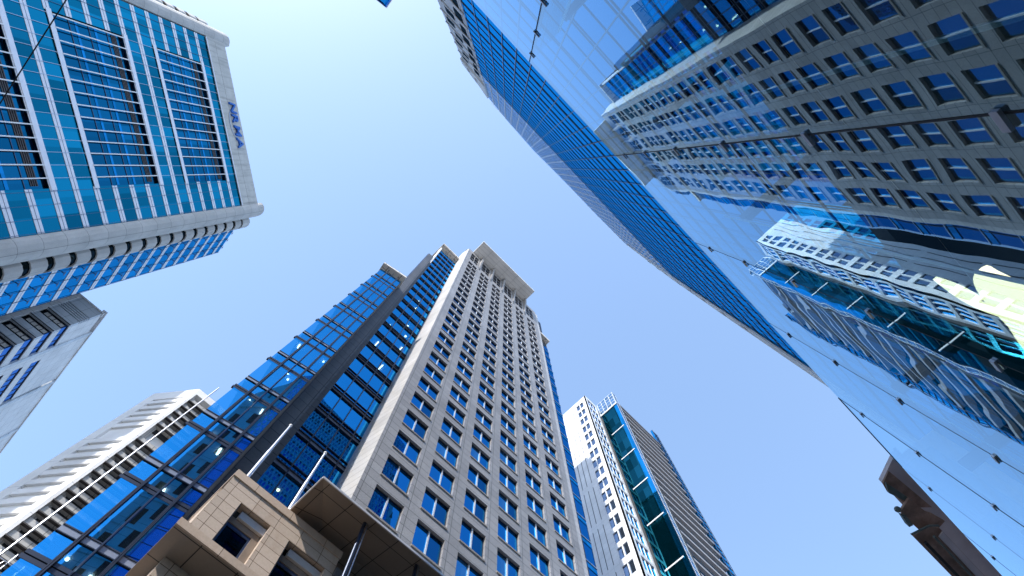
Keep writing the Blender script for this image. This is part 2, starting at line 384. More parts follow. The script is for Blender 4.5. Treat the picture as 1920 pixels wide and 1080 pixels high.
# one window, then copies
def win_meshes():
    b = Vector((0, 0, 0)); f = Fr(0, 0, 0)
    fr_ = MB(); w, h = WW, WH
    fr_.box(f, 0.002, 0.06, -0.30, -0.22, 0.002, h - 0.002); fr_.box(f, w - 0.06, w - 0.002, -0.30, -0.22, 0.002, h - 0.002)
    fr_.box(f, 0.06, w - 0.06, -0.30, -0.22, 0.002, 0.07); fr_.box(f, 0.06, w - 0.06, -0.30, -0.22, h - 0.07, h - 0.002)
    mu = MB().box(f, w / 2 - 0.055, w / 2 + 0.055, -0.28, -0.16, 0.07, h - 0.07)
    pa = MB().box(f, 0.06, w / 2 - 0.056, -0.29, -0.265, 0.07, h - 0.07)
    pb = MB().box(f, w / 2 + 0.056, w - 0.06, -0.29, -0.265, 0.07, h - 0.07)
    si = MB().box(f, -0.04, w + 0.04, -0.2, 0.07, -0.16, 0.0)
    return [('frame', fr_.mesh('frame', 'frame_dark', b)), ('mullion', mu.mesh('mullion', 'frame_light', b)), ('pane', pa.mesh('pane', 'glass_window', b)),
            ('pane', pb.mesh('pane', 'glass_window', b)), ('sill', si.mesh('sill', 'sill_stone', b))]
WMS = win_meshes()
PALE = {}
for nm, me in WMS:
    if nm == 'pane':
        c = me.copy(); c.materials.clear(); c.materials.append(M['glass_window_pale' if not PALE else 'glass_window_deep']); PALE[me.name] = c
cnt = 0; rest = {k: MB() for k in ('glass', 'frame', 'mull', 'sill')}
order = sorted([(z, x) for z in rows if z > 20.6 for x in WX])
for z, x in order:
    if cnt < 100:
        cnt += 1
        w0 = bpy.data.objects.new('window', WMS[0][1]); w0.name = 'window'; COL.objects.link(w0); w0.parent = T
        w0.location = Vector((x, TY, z)) - T.location
        for nm, me in WMS[1:]:
            if nm == 'pane' and random.random() < 0.16: me = PALE.get(me.name, me)
            q = bpy.data.objects.new(nm, me); COL.objects.link(q); q.parent = w0
            if nm == 'pane':
                q.rotation_euler = (random.uniform(-0.004, 0.004), 0, 0)
    else:
        w, h = WW, WH
        rest['frame'].box(SF, x + 0.002, x + 0.06, -0.30, -0.22, z + 0.002, z + h - 0.002).box(SF, x + w - 0.06, x + w - 0.002, -0.30, -0.22, z + 0.002, z + h - 0.002)
        rest['frame'].box(SF, x + 0.06, x + w - 0.06, -0.30, -0.22, z + h - 0.07, z + h - 0.002)
        rest['mull'].box(SF, x + w / 2 - 0.055, x + w / 2 + 0.055, -0.28, -0.10, z + 0.002, z + h - 0.07)
        rest['glass'].box(SF, x + 0.06, x + w - 0.06, -0.29, -0.265, z + 0.002, z + h - 0.07)
        rest['sill'].box(SF, x - 0.04, x + w + 0.04, -0.2, 0.07, z - 0.16, z)
rw = part('upper_windows', rest['frame'], 'frame_dark', T, 'small upper windows below the roof', 'stuff')
part('panes', rest['glass'], 'glass_window', rw, kind='stuff'); part('mullions', rest['mull'], 'frame_light', rw, kind='stuff'); part('sills', rest['sill'], 'sill_stone', rw, kind='stuff')
# louvre bays under the roof
for x in WX:
    lb = part('louvre_bay', MB().box(SF, x + 0.002, x + WW - 0.102, -0.33, -0.26, 121.702, 129.998), 'louvre_dark', T)
    mb = MB()
    for k in range(26): mb.box(SF, x + 0.05, x + WW - 0.15, -0.26, -0.17, 121.9 + k * 0.31, 122.0 + k * 0.31)
    part('louvre', mb, 'steel_dark', lb)
    mb = MB().box(SF, x + WW / 2 - 0.1, x + WW / 2 - 0.02, -0.16, -0.08, 121.75, 129.95)
    for zz in (124.4, 127.4): mb.box(SF, x + 0.02, x + WW / 2 - 0.11, -0.16, -0.09, zz, zz + 0.14).box(SF, x + WW / 2 - 0.01, x + WW - 0.12, -0.16, -0.09, zz, zz + 0.14)
    part('cross_frame', mb, 'frame_light', lb)
for i in range(5):
    xc = WX[i] + WW + 0.62
    part('roof_fin', MB().slab(Fr(xc, TY, -90), [(0, 121.0), (0.16, 121.4), (0.9, 129.6), (0.9, 132.28), (0, 132.28)], -0.19, 0.19), 'granite', T)
    part('fin_slot', MB().box(SF, xc - 0.1, xc + 0.1, 0.02, 0.1, 119.4, 121.0), 'louvre_dark', T)
part('roof_canopy', MB().box(WORLD, 8.7, 27.1, 17.15, 21.61, 132.3, 132.9), 'canopy_white', T)
# roof plant seen past the right edge
mb = MB().box(WORLD, 31.95, 33.0, 21.6, 24, 120.5, 128.5)
pl = part('roof_plant', mb, 'steel_blue', T)
mb = MB()
for k in range(9): mb.box(WORLD, 32.0, 33.25, 21.35, 21.59, 120.6 + k * 0.9, 120.9 + k * 0.9)
part('rail', mb, 'steel_blue', pl)
# right glass bay
RB = Fr(31.9, 22.0, 0)
part('right_bay_core', MB().box(RB, 0.0, 3.0, -20, -0.08, GZ, 116.4), 'interior_dark', T)
for k in range(31):
    z0 = GZ + 1.2 + k * FL
    if z0 + FL > 117: break
    g = part('glass_band', MB().box(RB, 0.02, 3.02, -0.07, 0.0, z0 + 0.9, z0 + FL - 0.03), 'glass_window', T)
    part('spandrel', MB().box(RB, 0.0, 3.06, -0.07, 0.05, z0, z0 + 0.88), 'glass_sky', g)
    part('transom', MB().box(RB, 0.0, 3.1, 0.052, 0.12, z0 + 0.80, z0 + 0.9), 'steel_bright', g)
part('right_bay_cap', MB().box(RB, -1.4, 3.3, -18, 0.9, 117.2, 118.0), 'soffit_grey', T)
part('mullion', MB().box(RB, 1.45, 1.55, 0.002, 0.06, GZ, 116.4), 'steel_dark', T)

# middle glass bay
MX0, MX1, MY = 2.3, 7.0, 23.9
MF = Fr(0, MY, 0)
part('middle_bay_core', MB().box(WORLD, MX0, MX1 - 0.1, MY + 6, MY + 16, GZ, 122.8), 'interior_dark', T)
part('bay_side_fin', MB().box(WORLD, 1.96, 2.28, MY + 0.05, MY + 1.0, 60, 122.8), 'canopy_white', T)
mb = MB()
part('middle_bay_cap', MB().box(WORLD, 1.75, 7.5, 23.0, 40, 122.85, 123.7), 'soffit_grey', T)
mlines = [MX0 + 0.03, 3.55, 4.85, 6.15]
for i, xm in enumerate(mlines):
    part('mullion', MB().box(MF, xm - 0.045, xm + 0.045, 0.002, 0.12, GZ + 18, 122.8), 'steel_dark', T)
for k in range(5, 33):
    z0 = -0.35 + k * 3.87
    if z0 + 3.8 > 123: break
    g = part('glass_band', MB().box(MF, MX0, MX1 + 0.28, -0.03, 0.0, z0 + 1.05, z0 + 3.82), 'glass_bay', T)
    part('spandrel', MB().box(MF, MX0, MX1 + 0.28, -0.03, 0.03, z0, z0 + 0.42), 'spandrel_grey', g)
    part('spandrel', MB().box(MF, MX0, MX1 + 0.28, -0.03, 0.001, z0 + 0.46, z0 + 1.0), 'glass_mid', g)
    mb = MB().box(MF, MX0, MX1 + 0.28, 0.001, 0.14, z0 + 0.42, z0 + 0.46 + 0.03).box(MF, MX0, MX1 + 0.28, 0.001, 0.10, z0 + 1.0, z0 + 1.05).box(MF, MX0, MX1 + 0.28, 0.001, 0.14, z0 - 0.05, z0)
    part('transom', mb, 'steel_dark', g)
    part('floor_slab', MB().box(MF, MX0 + 0.05, MX1 - 0.1, -5.9, -0.06, z0 - 0.05, z0 + 0.9), 'interior_mid', g)
    if k < 22:
        lamps = MB()
        for q in range(2 if k > 12 else 3):
            if random.random() < 0.68: continue
            xx = random.uniform(MX0 + 0.5, MX1 - 0.5); yy = random.uniform(-1.6, -0.5)
            if random.random() < 0.6: lamps.tube((xx, MY - yy, z0 - 0.12), (xx, MY - yy, z0 - 0.06), 0.10 if k < 14 else 0.13, 12)
            else: lamps.box(MF, xx - 0.06, xx + 0.06, yy - 0.35, yy + 0.35, z0 - 0.13, z0 - 0.06)
        if lamps.v: part('ceiling_lamp', lamps, 'lamp_warm', g)
# dark granite pier between the bays
part('dark_pier', MB().box(WORLD, 0.74, 1.78, 21.4, 26, GZ, 97.2), 'granite_dark', T)
part('dark_pier_side', MB().box(WORLD, 1.781, 2.29, 22.6, 26, GZ, 97.2), 'granite_dark', T)
part('pier_cap', MB().box(WORLD, 0.70, 2.0, 22.4, 26, 97.21, 100.5), 'granite_pale', T)
part('pier_edge', MB().box(WORLD, 0.60, 0.73, 21.5, 22, GZ, 97), 'steel_blue', T)
# left glass bay, its face turned a few degrees
S8 = 0.903
LF = Fr(0.495, 20.25, -10)
LU = -3.034
part('left_bay_core', MB().box(LF, LU + 0.1, -0.05, -12, -5.0, GZ, 68), 'interior_dark', T)
part('left_bay_side', MB().box(LF, -0.045, 0.0, -12, -0.1, GZ, 68.2), 'granite_dark', T)
part('left_bay_cap', MB().slab(Fr(LF.p(LU - 0.28, 0, 0).x, LF.p(LU - 0.28, 0, 0).y, -10), [(0, 68.4), (3.5, 68.4), (3.5, 68.9), (0, 68.9)], -9, 0.6), 'soffit_grey', T)
P8 = 5.235 * S8 / 1.0
for (um, wd) in ((-2.46, 0.06), (-0.76, 0.06), (-1.64, 0.025)):
    a = um * 0.887
    part('mullion', MB().box(LF, a - wd, a - 0.01, 0.08, 0.2, GZ + 4, 68.3).box(LF, a + 0.01, a + wd, 0.08, 0.2, GZ + 4, 68.3), 'steel_dark' if wd > .05 else 'steel_blue', T)
for k in range(0, 16):
    zb = (17.46 + (k - 3) * 5.225) * S8          # top of each dark beam
    if zb > 67.5: break
    zt = zb + P8 - 0.42
    g = part('glass_band', MB().box(LF, LU, -0.02, 0.02, 0.05, zb, zb + 0.95), 'glass_bay', T)
    part('beam', MB().box(LF, LU - 0.14, 0.0, -0.1, 0.06, zb - 0.42, zb - 0.24).box(LF, LU - 0.09, 0.0, -0.1, 0.08, zb - 0.2, zb - 0.03), 'steel_dark', g)
    part('spandrel', MB().box(LF, LU, -0.02, 0.0, 0.06, zb + 1.0, zb + 1.30), 'spandrel_grey', g)
    if zb + 1.45 < 68: part('vision_pane', MB().box(LF, LU, -0.02, 0.02, 0.05, zb + 1.36, min(zt, 68.3)), 'glass_bay', g)
    mb = MB().box(LF, LU, 0, 0.0, 0.11, zb + 0.96, zb + 1.0).box(LF, LU, 0, 0.0, 0.09, zb + 1.30, zb + 1.36)
    part('transom', mb, 'steel_dark', g)
    part('floor_slab', MB().box(LF, LU + 0.05, -0.05, -4.9, -0.12, zb + 1.0, zb + 1.4), 'interior_mid', g)
    lamps = MB()
    if 2 <= k <= 8:
        for q in range(random.choice((1, 2, 3))):
            uu = random.uniform(LU + 0.3, -0.3); dd = random.uniform(-1.7, -0.5); zl = zb + 0.9
            pa_ = LF.p(uu, dd, zl)
            if random.random() < 0.45: lamps.tube(pa_, pa_ + Vector((0, 0, 0.06)), 0.07, 12)
            else: lamps.box(LF, uu - 0.05, uu + 0.05, dd - 0.2, dd + 0.2, zl, zl + 0.05)
        part('ceiling_lamp', lamps, 'lamp_white', g)

# awning over the entrance and its steel columns
AW = thing('entrance_awning', 'brown panelled awning soffit with a thin bright edge above the sandstone wing', 'awning', (12, 16, GZ))
mb = MB(); x0, y0, z0 = 3.66, 14.95, 20.4; x1 = 34.0
a, b_, c_, d_ = (x0, y0, z0), (x1, y0, z0), (x1, 17.6, 20.97), (5.56, 17.6, 20.97)
e_ = (3.66, 17.6, 20.36)
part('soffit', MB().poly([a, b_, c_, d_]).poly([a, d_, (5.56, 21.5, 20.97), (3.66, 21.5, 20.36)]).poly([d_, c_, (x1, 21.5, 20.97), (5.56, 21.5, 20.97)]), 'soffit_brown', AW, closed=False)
part('edge_trim', MB().box(WORLD, 3.62, x1, 14.90, 14.949, 20.36, 20.47), 'frame_light', AW)
part('side_trim', MB().box(WORLD, 3.6, 3.655, 14.95, 20.9, 20.36, 20.46), 'frame_light', AW)
part('deck', MB().box(WORLD, 4.2, x1, 17.0, 20.95, 21.05, 21.3), 'granite', AW)
for xc in (6.45, 9.57, 13.5, 18.0):
    c = part('column', MB().tube((xc, 15.45, GZ), (xc, 15.45, 20.55), 0.085, 14), 'steel_dark', AW)
    part('tie_rod', MB().tube((xc + 0.19, 15.5, GZ), (xc + 0.19, 15.5, 20.55), 0.03, 10), 'steel_bright', c)

# sandstone wing
SW = thing('sandstone_wing', 'low warm sandstone wing with deep dark windows at the foot of the granite tower', 'building', (3.5, 18, GZ))
PF = Fr(0, 17.0, 0)
ph = [(1.75, 3.28, 14.3, 18.84), (4.25, 6.2, 14.3, 18.84), (1.75, 3.28, 7.5, 12.6), (4.25, 6.2, 7.5, 12.6)]
part('front_wall', MB().wall(PF, 0.82, 6.6, GZ, 19.72, ph, 0, 0.42), 'sandstone', SW, closed=False)
part('coping', MB().box(PF, 0.78, 6.64, -3.2, 0.06, 19.725, 20.12), 'sandstone_trim', SW)
part('side_wall', MB().box(PF, 0.815, 1.2, -3.0, -0.8, GZ, 19.72), 'sandstone', SW)
part('side_wall', MB().box(PF, 6.3, 6.598, -3.0, -0.8, GZ, 19.72), 'sandstone', SW)
part('core', MB().box(PF, 1.21, 6.29, -3.0, -0.9, GZ, 19.7), 'interior_dark', SW)
for (a0, a1, b0, b1) in ph:
    w = part('window', MB().box(PF, a0 + 0.06, a0 + 0.14, -0.41, -0.34, b0, b1 - 0.75).box(PF, a1 - 0.38, a1 - 0.30, -0.41, -0.34, b0, b1 - 0.75).box(PF, a0 + 0.14, a1 - 0.38, -0.41, -0.34, b1 - 0.9, b1 - 0.75), 'steel_blue', SW)
    part('pane', MB().box(PF, a0 + 0.14, a1 - 0.38, -0.40, -0.38, b0, b1 - 0.9), 'glass_dark', w)
    part('panel', MB().box(PF, a1 - 0.30, a1 - 0.002, -0.41, -0.28, b0, b1 - 0.75), 'tan_metal', w)
    part('transom_panel', MB().box(PF, a0 + 0.002, a1 - 0.002, -0.41, -0.30, b1 - 0.74, b1 - 0.45), 'tan_metal', w)
    part('head_panel', MB().box(PF, a0 + 0.28, a1 - 0.002, -0.41, -0.18, b1 - 0.44, b1 - 0.10), 'frame_light', w)
    part('jamb_panel', MB().box(PF, a0 + 0.002, a0 + 0.058, -0.41, -0.05, b0, b1), 'granite_dark', w)
# projecting stone hood below the windows
k14 = 14.2 / 17.0
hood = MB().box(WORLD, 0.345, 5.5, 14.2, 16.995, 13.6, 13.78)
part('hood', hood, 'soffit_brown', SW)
part('hood_edge', MB().box(WORLD, 0.33, 5.5, 14.12, 14.195, 13.58, 13.86), 'sandstone_trim', SW)
part('hood_core', MB().prism(WORLD, [(0.8, 15.3), (5.3, 15.3), (5.3, 16.99), (0.8, 16.99)], GZ, 13.59), 'sandstone', SW)
# short stone block behind the columns
part('stub_wall', MB().box(WORLD, 6.95, 7.9, 17.2, 20.9, GZ, 18.7), 'sandstone', SW)
part('metal_box', MB().box(WORLD, 6.62, 7.4, 16.9, 17.19, 17.6, 19.2), 'granite_dark', SW)
part('entrance_back_wall', MB().box(WORLD, 7.95, 31, 21.62, 22.2, GZ, 20.2), 'interior_dark', T)
# flagpoles
for i, (xp, yp, z0, z1, lab) in enumerate(((1.30, 17.3, 19.9, 25.1, 'slim white flagpole on the sandstone coping beside the dark granite pier'), (3.62, 17.3, 19.9, 25.2, 'slim white flagpole on the sandstone coping beside the brown awning corner'))):
    t = thing('flagpole', lab, 'flagpole', (xp, yp, 20.12), 'flagpoles on the sandstone wing')
    part('pole', MB().tube((xp, yp, 20.12), (xp, yp, 22.6), 0.085, 14).tube((xp, yp, 22.6), (xp, yp, z1), 0.07, 14, 0.05), 'steel_bright', t)
    part('finial', MB().sphere((xp, yp, z1 + 0.05), 0.09), 'white_metal', t)
    part('base_collar', MB().tube((xp, yp, 20.12), (xp, yp, 20.3), 0.1, 14), 'steel_dark', t)

# ------------------------------------------------------------------ teal glass tower with round concrete piers
NT = thing('glass_tower', 'teal glass tower framed by rounded concrete piers and a pale parapet with blue letters', 'skyscraper', (-60, 62, GZ))
P0 = (-37.465, 49.45); NF = Fr(P0[0], P0[1], 39)
NF.n = (math.sin(R(39)), -math.cos(R(39)))
UL, UR = -36.0, 0.15; ZT = 122.9; NFL = 3.82; zs0 = 119.05
part('core', MB().box(NF, -38, 3, -30, -3.2, GZ, 129.9), 'interior_dark', NT)
bays = [(104.0 - 0.25, 119.05), (81.0, 96.2), (58.0, 73.3)]
B0, B1 = -30.1, -5.6
def inbay(z): return any(a < z < b for a, b in bays)
# flat outer glass skin by storey: side zones always, centre only between bays
nst = 0
z = ZT
zl = [zs0 - NFL * k for k in range(0, 32)]
for k in range(-1, 31):
    z1_ = ZT if k < 0 else zs0 - NFL * k; z0_ = zs0 - NFL * (k + 1)
    if z0_ < 5: break
    mid = (z0_ + z1_) / 2
    for (ua, ub) in (((UL, B0), (B1, UR)) if inbay(mid) else ((UL, UR),)):
        g = part('glass_band', MB().box(NF, ua, ub, -0.1, 0.0, z0_, z1_ - 0.01), 'glass_teal', NT)
        part('spandrel', MB().box(NF, ua, ub, 0.002, 0.07, z0_ - 0.52, z0_ + 0.52), 'white_strip', g)
        part('spandrel_joint', MB().box(NF, ua, ub, 0.072, 0.09, z0_ - 0.03, z0_ + 0.03), 'steel_blue', g)
for (a, b) in bays:
    g = part('atrium_bay', MB().box(NF, B0, B1, -0.5, -0.4, a, b), 'glass_teal_deep', NT, 'deep recessed glass bay of several storeys')
    part('bay_reveal', MB().slab(NF, [(B0, a + 0.46), (B1, a + 0.46), (B1, a + 0.56), (B0, a + 0.56)], -0.39, -0.1), 'steel_blue', g)
    part('bay_reveal', MB().slab(NF, [(B0, b - 0.15), (B1, b - 0.15), (B1, b - 0.002), (B0, b - 0.002)], -0.39, -0.1), 'steel_blue', g)
    sl_ = MB()
    for q in range(4): sl_.box(NF, B0 + 0.4, B1 - 0.4, -0.39, -0.32, b - 2.9 + q * 0.32, b - 2.74 + q * 0.32)
    part('slatted_blind', sl_, 'brown_louvre', g)
    for kk in (1, 2, 3): part('floor_edge', MB().box(NF, B0 + 0.11, B1 - 0.11, -0.39, -0.32, a + kk * NFL - 0.05, a + kk * NFL + 0.05), 'steel_blue', g)
    for kk in (1, 2): part('floor_edge', MB().box(NF, B0 + 0.11, B1 - 0.11, -0.39, -0.35, a + kk * NFL + 1.1, a + kk * NFL + 1.6), 'glass_sky', g)
    part('rail', MB().box(NF, B0 - 0.25, B1 + 0.25, 0.094, 0.16, b - 0.45, b + 0.45), 'white_strip', g)
    part('rail', MB().box(NF, B0 - 0.25, B1 + 0.25, 0.094, 0.16, a - 0.45, a + 0.45), 'white_strip', g)
# thin bright verticals
nv = int((UR - UL) / 1.745)
for i in range(nv + 1):
    u = UR - 0.15 - i * 1.745
    if B0 < u < B1: 
        mb = MB(); prev = ZT
        part('mullion', MB().box(NF, u - 0.03, u + 0.03, 0.09, 0.15, 6, ZT), 'steel_bright', NT)
        for (a, b) in bays: part('bay_fin', MB().box(NF, u - 0.08, u + 0.08, 0.15, 0.26, a + 0.4, b - 0.4), 'white_metal', NT)
    else: part('mullion', MB().box(NF, u - 0.025, u + 0.025, 0.09, 0.15, 6, ZT), 'steel_blue', NT)
part('parapet', MB().box(NF, UL - 0.3, UR + 0.2, -1.5, 0.12, ZT, 130.6), 'parapet_concrete', NT)
part('parapet_joint', MB().box(NF, UL, UR, 0.121, 0.135, ZT + 3.4, ZT + 3.44), 'sill_stone', NT)
part('parapet_trim', MB().box(NF, UL, UR, 0.121, 0.28, ZT - 0.3, ZT - 0.002), 'white_strip', NT)
for i, (ch, du) in enumerate((('N', -23.2), ('R', -20.6), ('M', -18.1), ('A', -15.1))):
    text_part('letter', ch, NF, du, 126.55, 3.5, 0.3, 0.2, 'sign_blue', NT, 0.055, 0.1, 0.95)
ring = MB(); n = 44
for i in range(n):
    a0 = 2 * math.pi * i / n; a1 = 2 * math.pi * (i + 1) / n
    if 0.25 * math.pi < a0 < 0.6 * math.pi: continue
    p = lambda a, r: (-18.2 + 3.1 * r * math.cos(a), 127.0 + 1.9 * r * math.sin(a))
    ring.slab(NF, [p(a0, 0.86), p(a1, 0.86), p(a1, 1.0), p(a0, 1.0)], 0.125, 0.24)
part('sign_ring', ring, 'sign_ring', NT)
# rounded piers: one smooth shaft and one of stacked drums, on both sides
def arcpts(s, base, pts): return [(base + s * u, d) for u, d in pts]
for s, base in ((1, UR + 0.06), (-1, UL - 0.31)):
    shaft = arcpts(s, base, [(0, -3.2), (0, 0.1), (0.5, 0.42), (1.1, 0.55), (1.8, 0.42), (2.4, 0.05), (2.85, -0.55), (3.12, -1.3), (3.25, -2.1), (3.25, -3.2)])
    mb = MB()
    z = 4
    mb.prism(NF, shaft if s > 0 else shaft[::-1], GZ, 132.6)
    top = arcpts(s, base, [(0, -3.2), (0, -0.3), (0.9, 0.1), (1.8, -0.1), (2.5, -0.8), (2.8, -1.8), (2.8, -3.2)])
    mb.prism(NF, top if s > 0 else top[::-1], 132.6, 133.4)
    pier = part('round_pier', mb, 'concrete_panel', NT)
    drum = arcpts(s, base, [(3.0, -7.2), (3.0, -2.6), (3.7, -2.35), (4.4, -2.45), (5.0, -2.9), (5.4, -3.6), (5.55, -4.5), (5.55, -7.2)])
    inner = arcpts(s, base, [(3.0, -7.1), (3.0, -2.8), (3.7, -2.55), (4.3, -2.65), (4.85, -3.05), (5.2, -3.7), (5.35, -4.5), (5.35, -7.1)])
    part('pier_glazing', MB().prism(NF, inner if s > 0 else inner[::-1], GZ, 128), 'glass_dark', NT)
    zc = 126.1
    while zc > 6:
        part('concrete_drum', MB().prism(NF, drum if s > 0 else drum[::-1], zc - 3.05 - 0.0, zc - 0.42), 'concrete_panel', NT); zc -= 3.85
    part('concrete_drum', MB().prism(NF, drum if s > 0 else drum[::-1], 126.1 + 0.42, 129.9), 'concrete_panel', NT)
# side face
NS = Fr(-37.1, 58.7, 84, 1)
part('side_core', MB().box(NS, -3, 6.98, -20, -0.12, GZ, 129.9), 'interior_dark', NT)
k = 0
while True:
    z1_ = 130 - k * 3.84; z0_ = z1_ - 3.84; k += 1
    if z0_ < 30: break
    g = part('glass_band', MB().box(NS, -3, 7.0, -0.1, 0.0, z0_, z1_), 'glass_sky', NT)
    part('spandrel', MB().box(NS, -3, 7.0, 0.002, 0.08, z0_ + 0.75, z0_ + 1.15).box(NS, -3, 7.0, 0.002, 0.08, z0_ + 1.25, z0_ + 1.65), 'white_strip', g)
    for uu in (0.2, 2.4, 4.7):
        part('bracket', MB().box(NS, uu, uu + 0.12, 0.081, 0.6, z0_ + 2.5, z0_ + 2.6).box(NS, uu - 0.3, uu + 0.42, 0.601, 0.66, z0_ + 2.46, z0_ + 2.64), 'steel_blue', g)
for uu in (0.3, 2.6, 4.8, 6.95):
    part('mullion', MB().box(NS, uu - 0.03, uu + 0.03, 0.081, 0.14, 30, 130), 'steel_dark', NT)
# overhead cable
cab = MB(); pa_, pb_ = Vector((-9.0, 5.5, 7.2)), Vector((-4.6, 9.6, 8.9))
def ray(x, y):
    return (right * (x - 960) + down * (y - 540) + fwd * F_PX).normalized()
ra, rb = ray(0, 194), ray(124, 0)
A0 = ra * (9.0 / ra.z); B0_ = rb * (9.0 / rb.z); dv = (B0_ - A0)
prev = None
for i in range(25):
    t = -3 + i * 0.3; q = A0 + dv * t - Vector((0, 0, 0.0006 * (t - 0.5) ** 2))
    if prev is not None: cab.tube(prev, q, 0.010, 6)
    prev = q
o = single('overhead_cable', cab, 'rubber', 'thin dark cable strung across the sky in front of the teal glass tower', 'cable', tuple(A0))

# ------------------------------------------------------------------ grey corner tower, left
GT = thing('corner_tower', 'grey stone corner tower with ribbon windows wrapping its corner below the teal tower', 'building', (-48, 90, GZ))
GF = Fr(-36.4, 76.3, 0); GR = Fr(-36.4, 76.3, -93, -1)
GR.n = (math.cos(R(-3)), math.sin(R(-3)))
part('core', MB().box(GF, -30, -0.6, -60, -0.6, GZ, 99.5), 'interior_dark', GT)
rws = [92.25 - i * 3.62 for i in range(8)]
wl = [(-4.8, -0.02, z - 2.0, z) for z in rws]
slots = [(-4.6, -1.05, 94.35 + i * 0.56, 94.62 + i * 0.56) for i in range(5)]
def strips(zs, lo, hi):            # wall strips between window rows
    out = []; prev = hi
    for (a, b) in zs: out.append((b, prev)); prev = a
    out.append((lo, prev)); return out
mb = MB()
for (a, b) in strips([(z - 2.0, z) for z in rws], GZ, 94.3): mb.box(GF, -4.8, 0.0, -0.6, 0.0, a, b)
for i in range(6):
    a = 94.3 if i == 0 else 94.62 + (i - 1) * 0.56; b = 94.35 + i * 0.56 if i < 5 else 97.2
    mb.box(GF, -4.8, 0, -0.6, 0.0, a if i == 0 else a, b)
mb.box(GF, -4.8, 0, -0.6, 0.0, 97.2, 100.0)
part('front_wall', mb, 'tower_grey', GT)
part('pilaster', MB().box(GF, -5.6, -4.81, -0.5, 0.12, GZ, 100.0), 'tower_stone', GT)
part('front_wall', MB().box(GF, -30, -5.61, -0.6, 0.0, GZ, 100.0), 'tower_grey', GT)
part('louvre_recess', MB().box(GF, -4.7, -0.9, -0.58, -0.35, 94.31, 97.1), 'louvre_dark', GT)
for z in rws:
    w = part('ribbon_window', MB().box(GF, -4.78, -0.45, -0.58, -0.40, z - 2.0, z - 0.02), 'glass_dark', GT)
    mbb = MB(); mbf = MB()
    for q in range(4):
        u0 = -4.1 + q * 0.95; mbb.box(GF, u0, u0 + 0.84, -0.395, -0.37, z - 1.3, z - 0.5)
    for q in range(5): mbf.box(GF, -4.2 + q * 0.95, -4.14 + q * 0.95, -0.36, -0.3, z - 1.98, z - 0.03)
    mbf.box(GF, -4.78, -0.5, -0.36, -0.30, z - 0.45, z - 0.38)
    part('blind', mbb, 'blind_cream', w); part('frame', mbf, 'frame_dark', w)
    part('hood', MB().box(GF, -4.9, 0.04, 0.001, 0.10, z, z + 0.12), 'frame_dark', w)
# right face: bays between pilasters
mb = MB()
bayr = [(-5.3, -0.0), (-18.8, -8.4), (-33.0, -23.5)]
ww = []
for (a, b), off in zip(bayr, (0.0, 0.0, 0.0)):
    for z in rws:
        if b == 0: ww.append((a, b, z - 2.0, z))
for (a, b) in strips([(z - 2.0, z) for z in rws], GZ, 100.0):
    mb.box(GR, -5.3, -0.601, -0.6, 0.0, a, b)
part('side_wall', mb, 'tower_stone', GT)
mb2 = MB(); rz = [91.3 - i * 3.62 for i in range(8)]
for (u0, u1) in ((-19.0, -8.4), (-33.5, -22.6)):
    for (a, b) in strips([(z - 2.0, z) for z in rz], GZ, 101.2): mb2.box(GR, u0, u1, -0.6, -0.05, a, b)
mb2.box(GR, -8.4, -6.2, -0.6, -0.05, GZ, 101.2); mb2.box(GR, -22.6, -20.2, -0.6, -0.05, GZ, 101.2); mb2.box(GR, -60, -33.5, -0.6, -0.05, GZ, 101.2)
part('side_wall', mb2, 'tower_stone', GT)
for u in (-6.19, -20.19, -34.5): part('pilaster', MB().box(GR, u, u + 0.88, -0.6, 0.14, GZ, 101.0), 'tower_grey', GT)
for (u0, u1), zz in (((-5.3, -0.35), rws), ((-19.0, -8.4), rz), ((-33.5, -22.6), rz)):
    for z in zz:
        w = part('ribbon_window', MB().box(GR, u0, u1, -0.55, -0.22, z - 1.98, z - 0.02), 'glass_periwinkle', GT)
        f = MB().box(GR, u0, u1, -0.215, -0.12, z - 0.12, z - 0.02).box(GR, u0, u1, -0.215, -0.12, z - 1.98, z - 1.75)
        q = u0 + 1.5
        while q < u1 - 0.5: f.box(GR, q - 0.04, q + 0.04, -0.215, -0.15, z - 1.74, z - 0.13); q += 1.5
        part('frame', f, 'frame_dark', w)
part('coping', MB().box(GF, -30.1, 0.15, -0.9, 0.15, 100.0, 100.35).box(GR, -60, -0.15, -0.8, 0.15, 101.2, 101.5), 'tower_stone', GT)

# ------------------------------------------------------------------ white louvred tower
k13 = 0.62
LT = thing('louvred_tower', 'bright white concrete tower with diagonal rows of horizontal louvres behind the blue glass bay', 'building', (-13.1 * k13, 88 * k13, GZ))
LW = Fr(-13.1 * k13, 75.5 * k13, -50.8); LW.n = (-math.sin(R(50.8)), -math.cos(R(50.8)))
LSd = Fr(-13.1 * k13, 75.5 * k13, 0)
def sc(*a): return [x * k13 for x in a]
part('core', MB().prism(WORLD, [(LW.p(-9.3 * k13, -0.9, 0).x, LW.p(-9.3 * k13, -0.9, 0).y), (LW.p(-0.3, -0.9, 0).x, LW.p(-0.3, -0.9, 0).y), (6.0, 75.5 * k13 + 0.9), (6, 75.5 * k13 + 25), (-16, 75.5 * k13 + 25)], GZ, 99.6 * k13), 'concrete_white', LT)
part('front_frame', MB().box(LW, -9.46 * k13, -7.4 * k13, -0.9, 0, GZ, 100 * k13).box(LW, -1.1 * k13, 0, -0.9, 0, GZ, 100 * k13).box(LW, -7.4 * k13, -1.1 * k13, -0.9, 0, 96.6 * k13, 100 * k13), 'concrete_white', LT)
z = 95.4
part('louvre_back', MB().box(LW, -7.4 * k13, -1.1 * k13, -0.4, -0.27, GZ, 96.6 * k13), 'concrete_white', LT)
i = 0
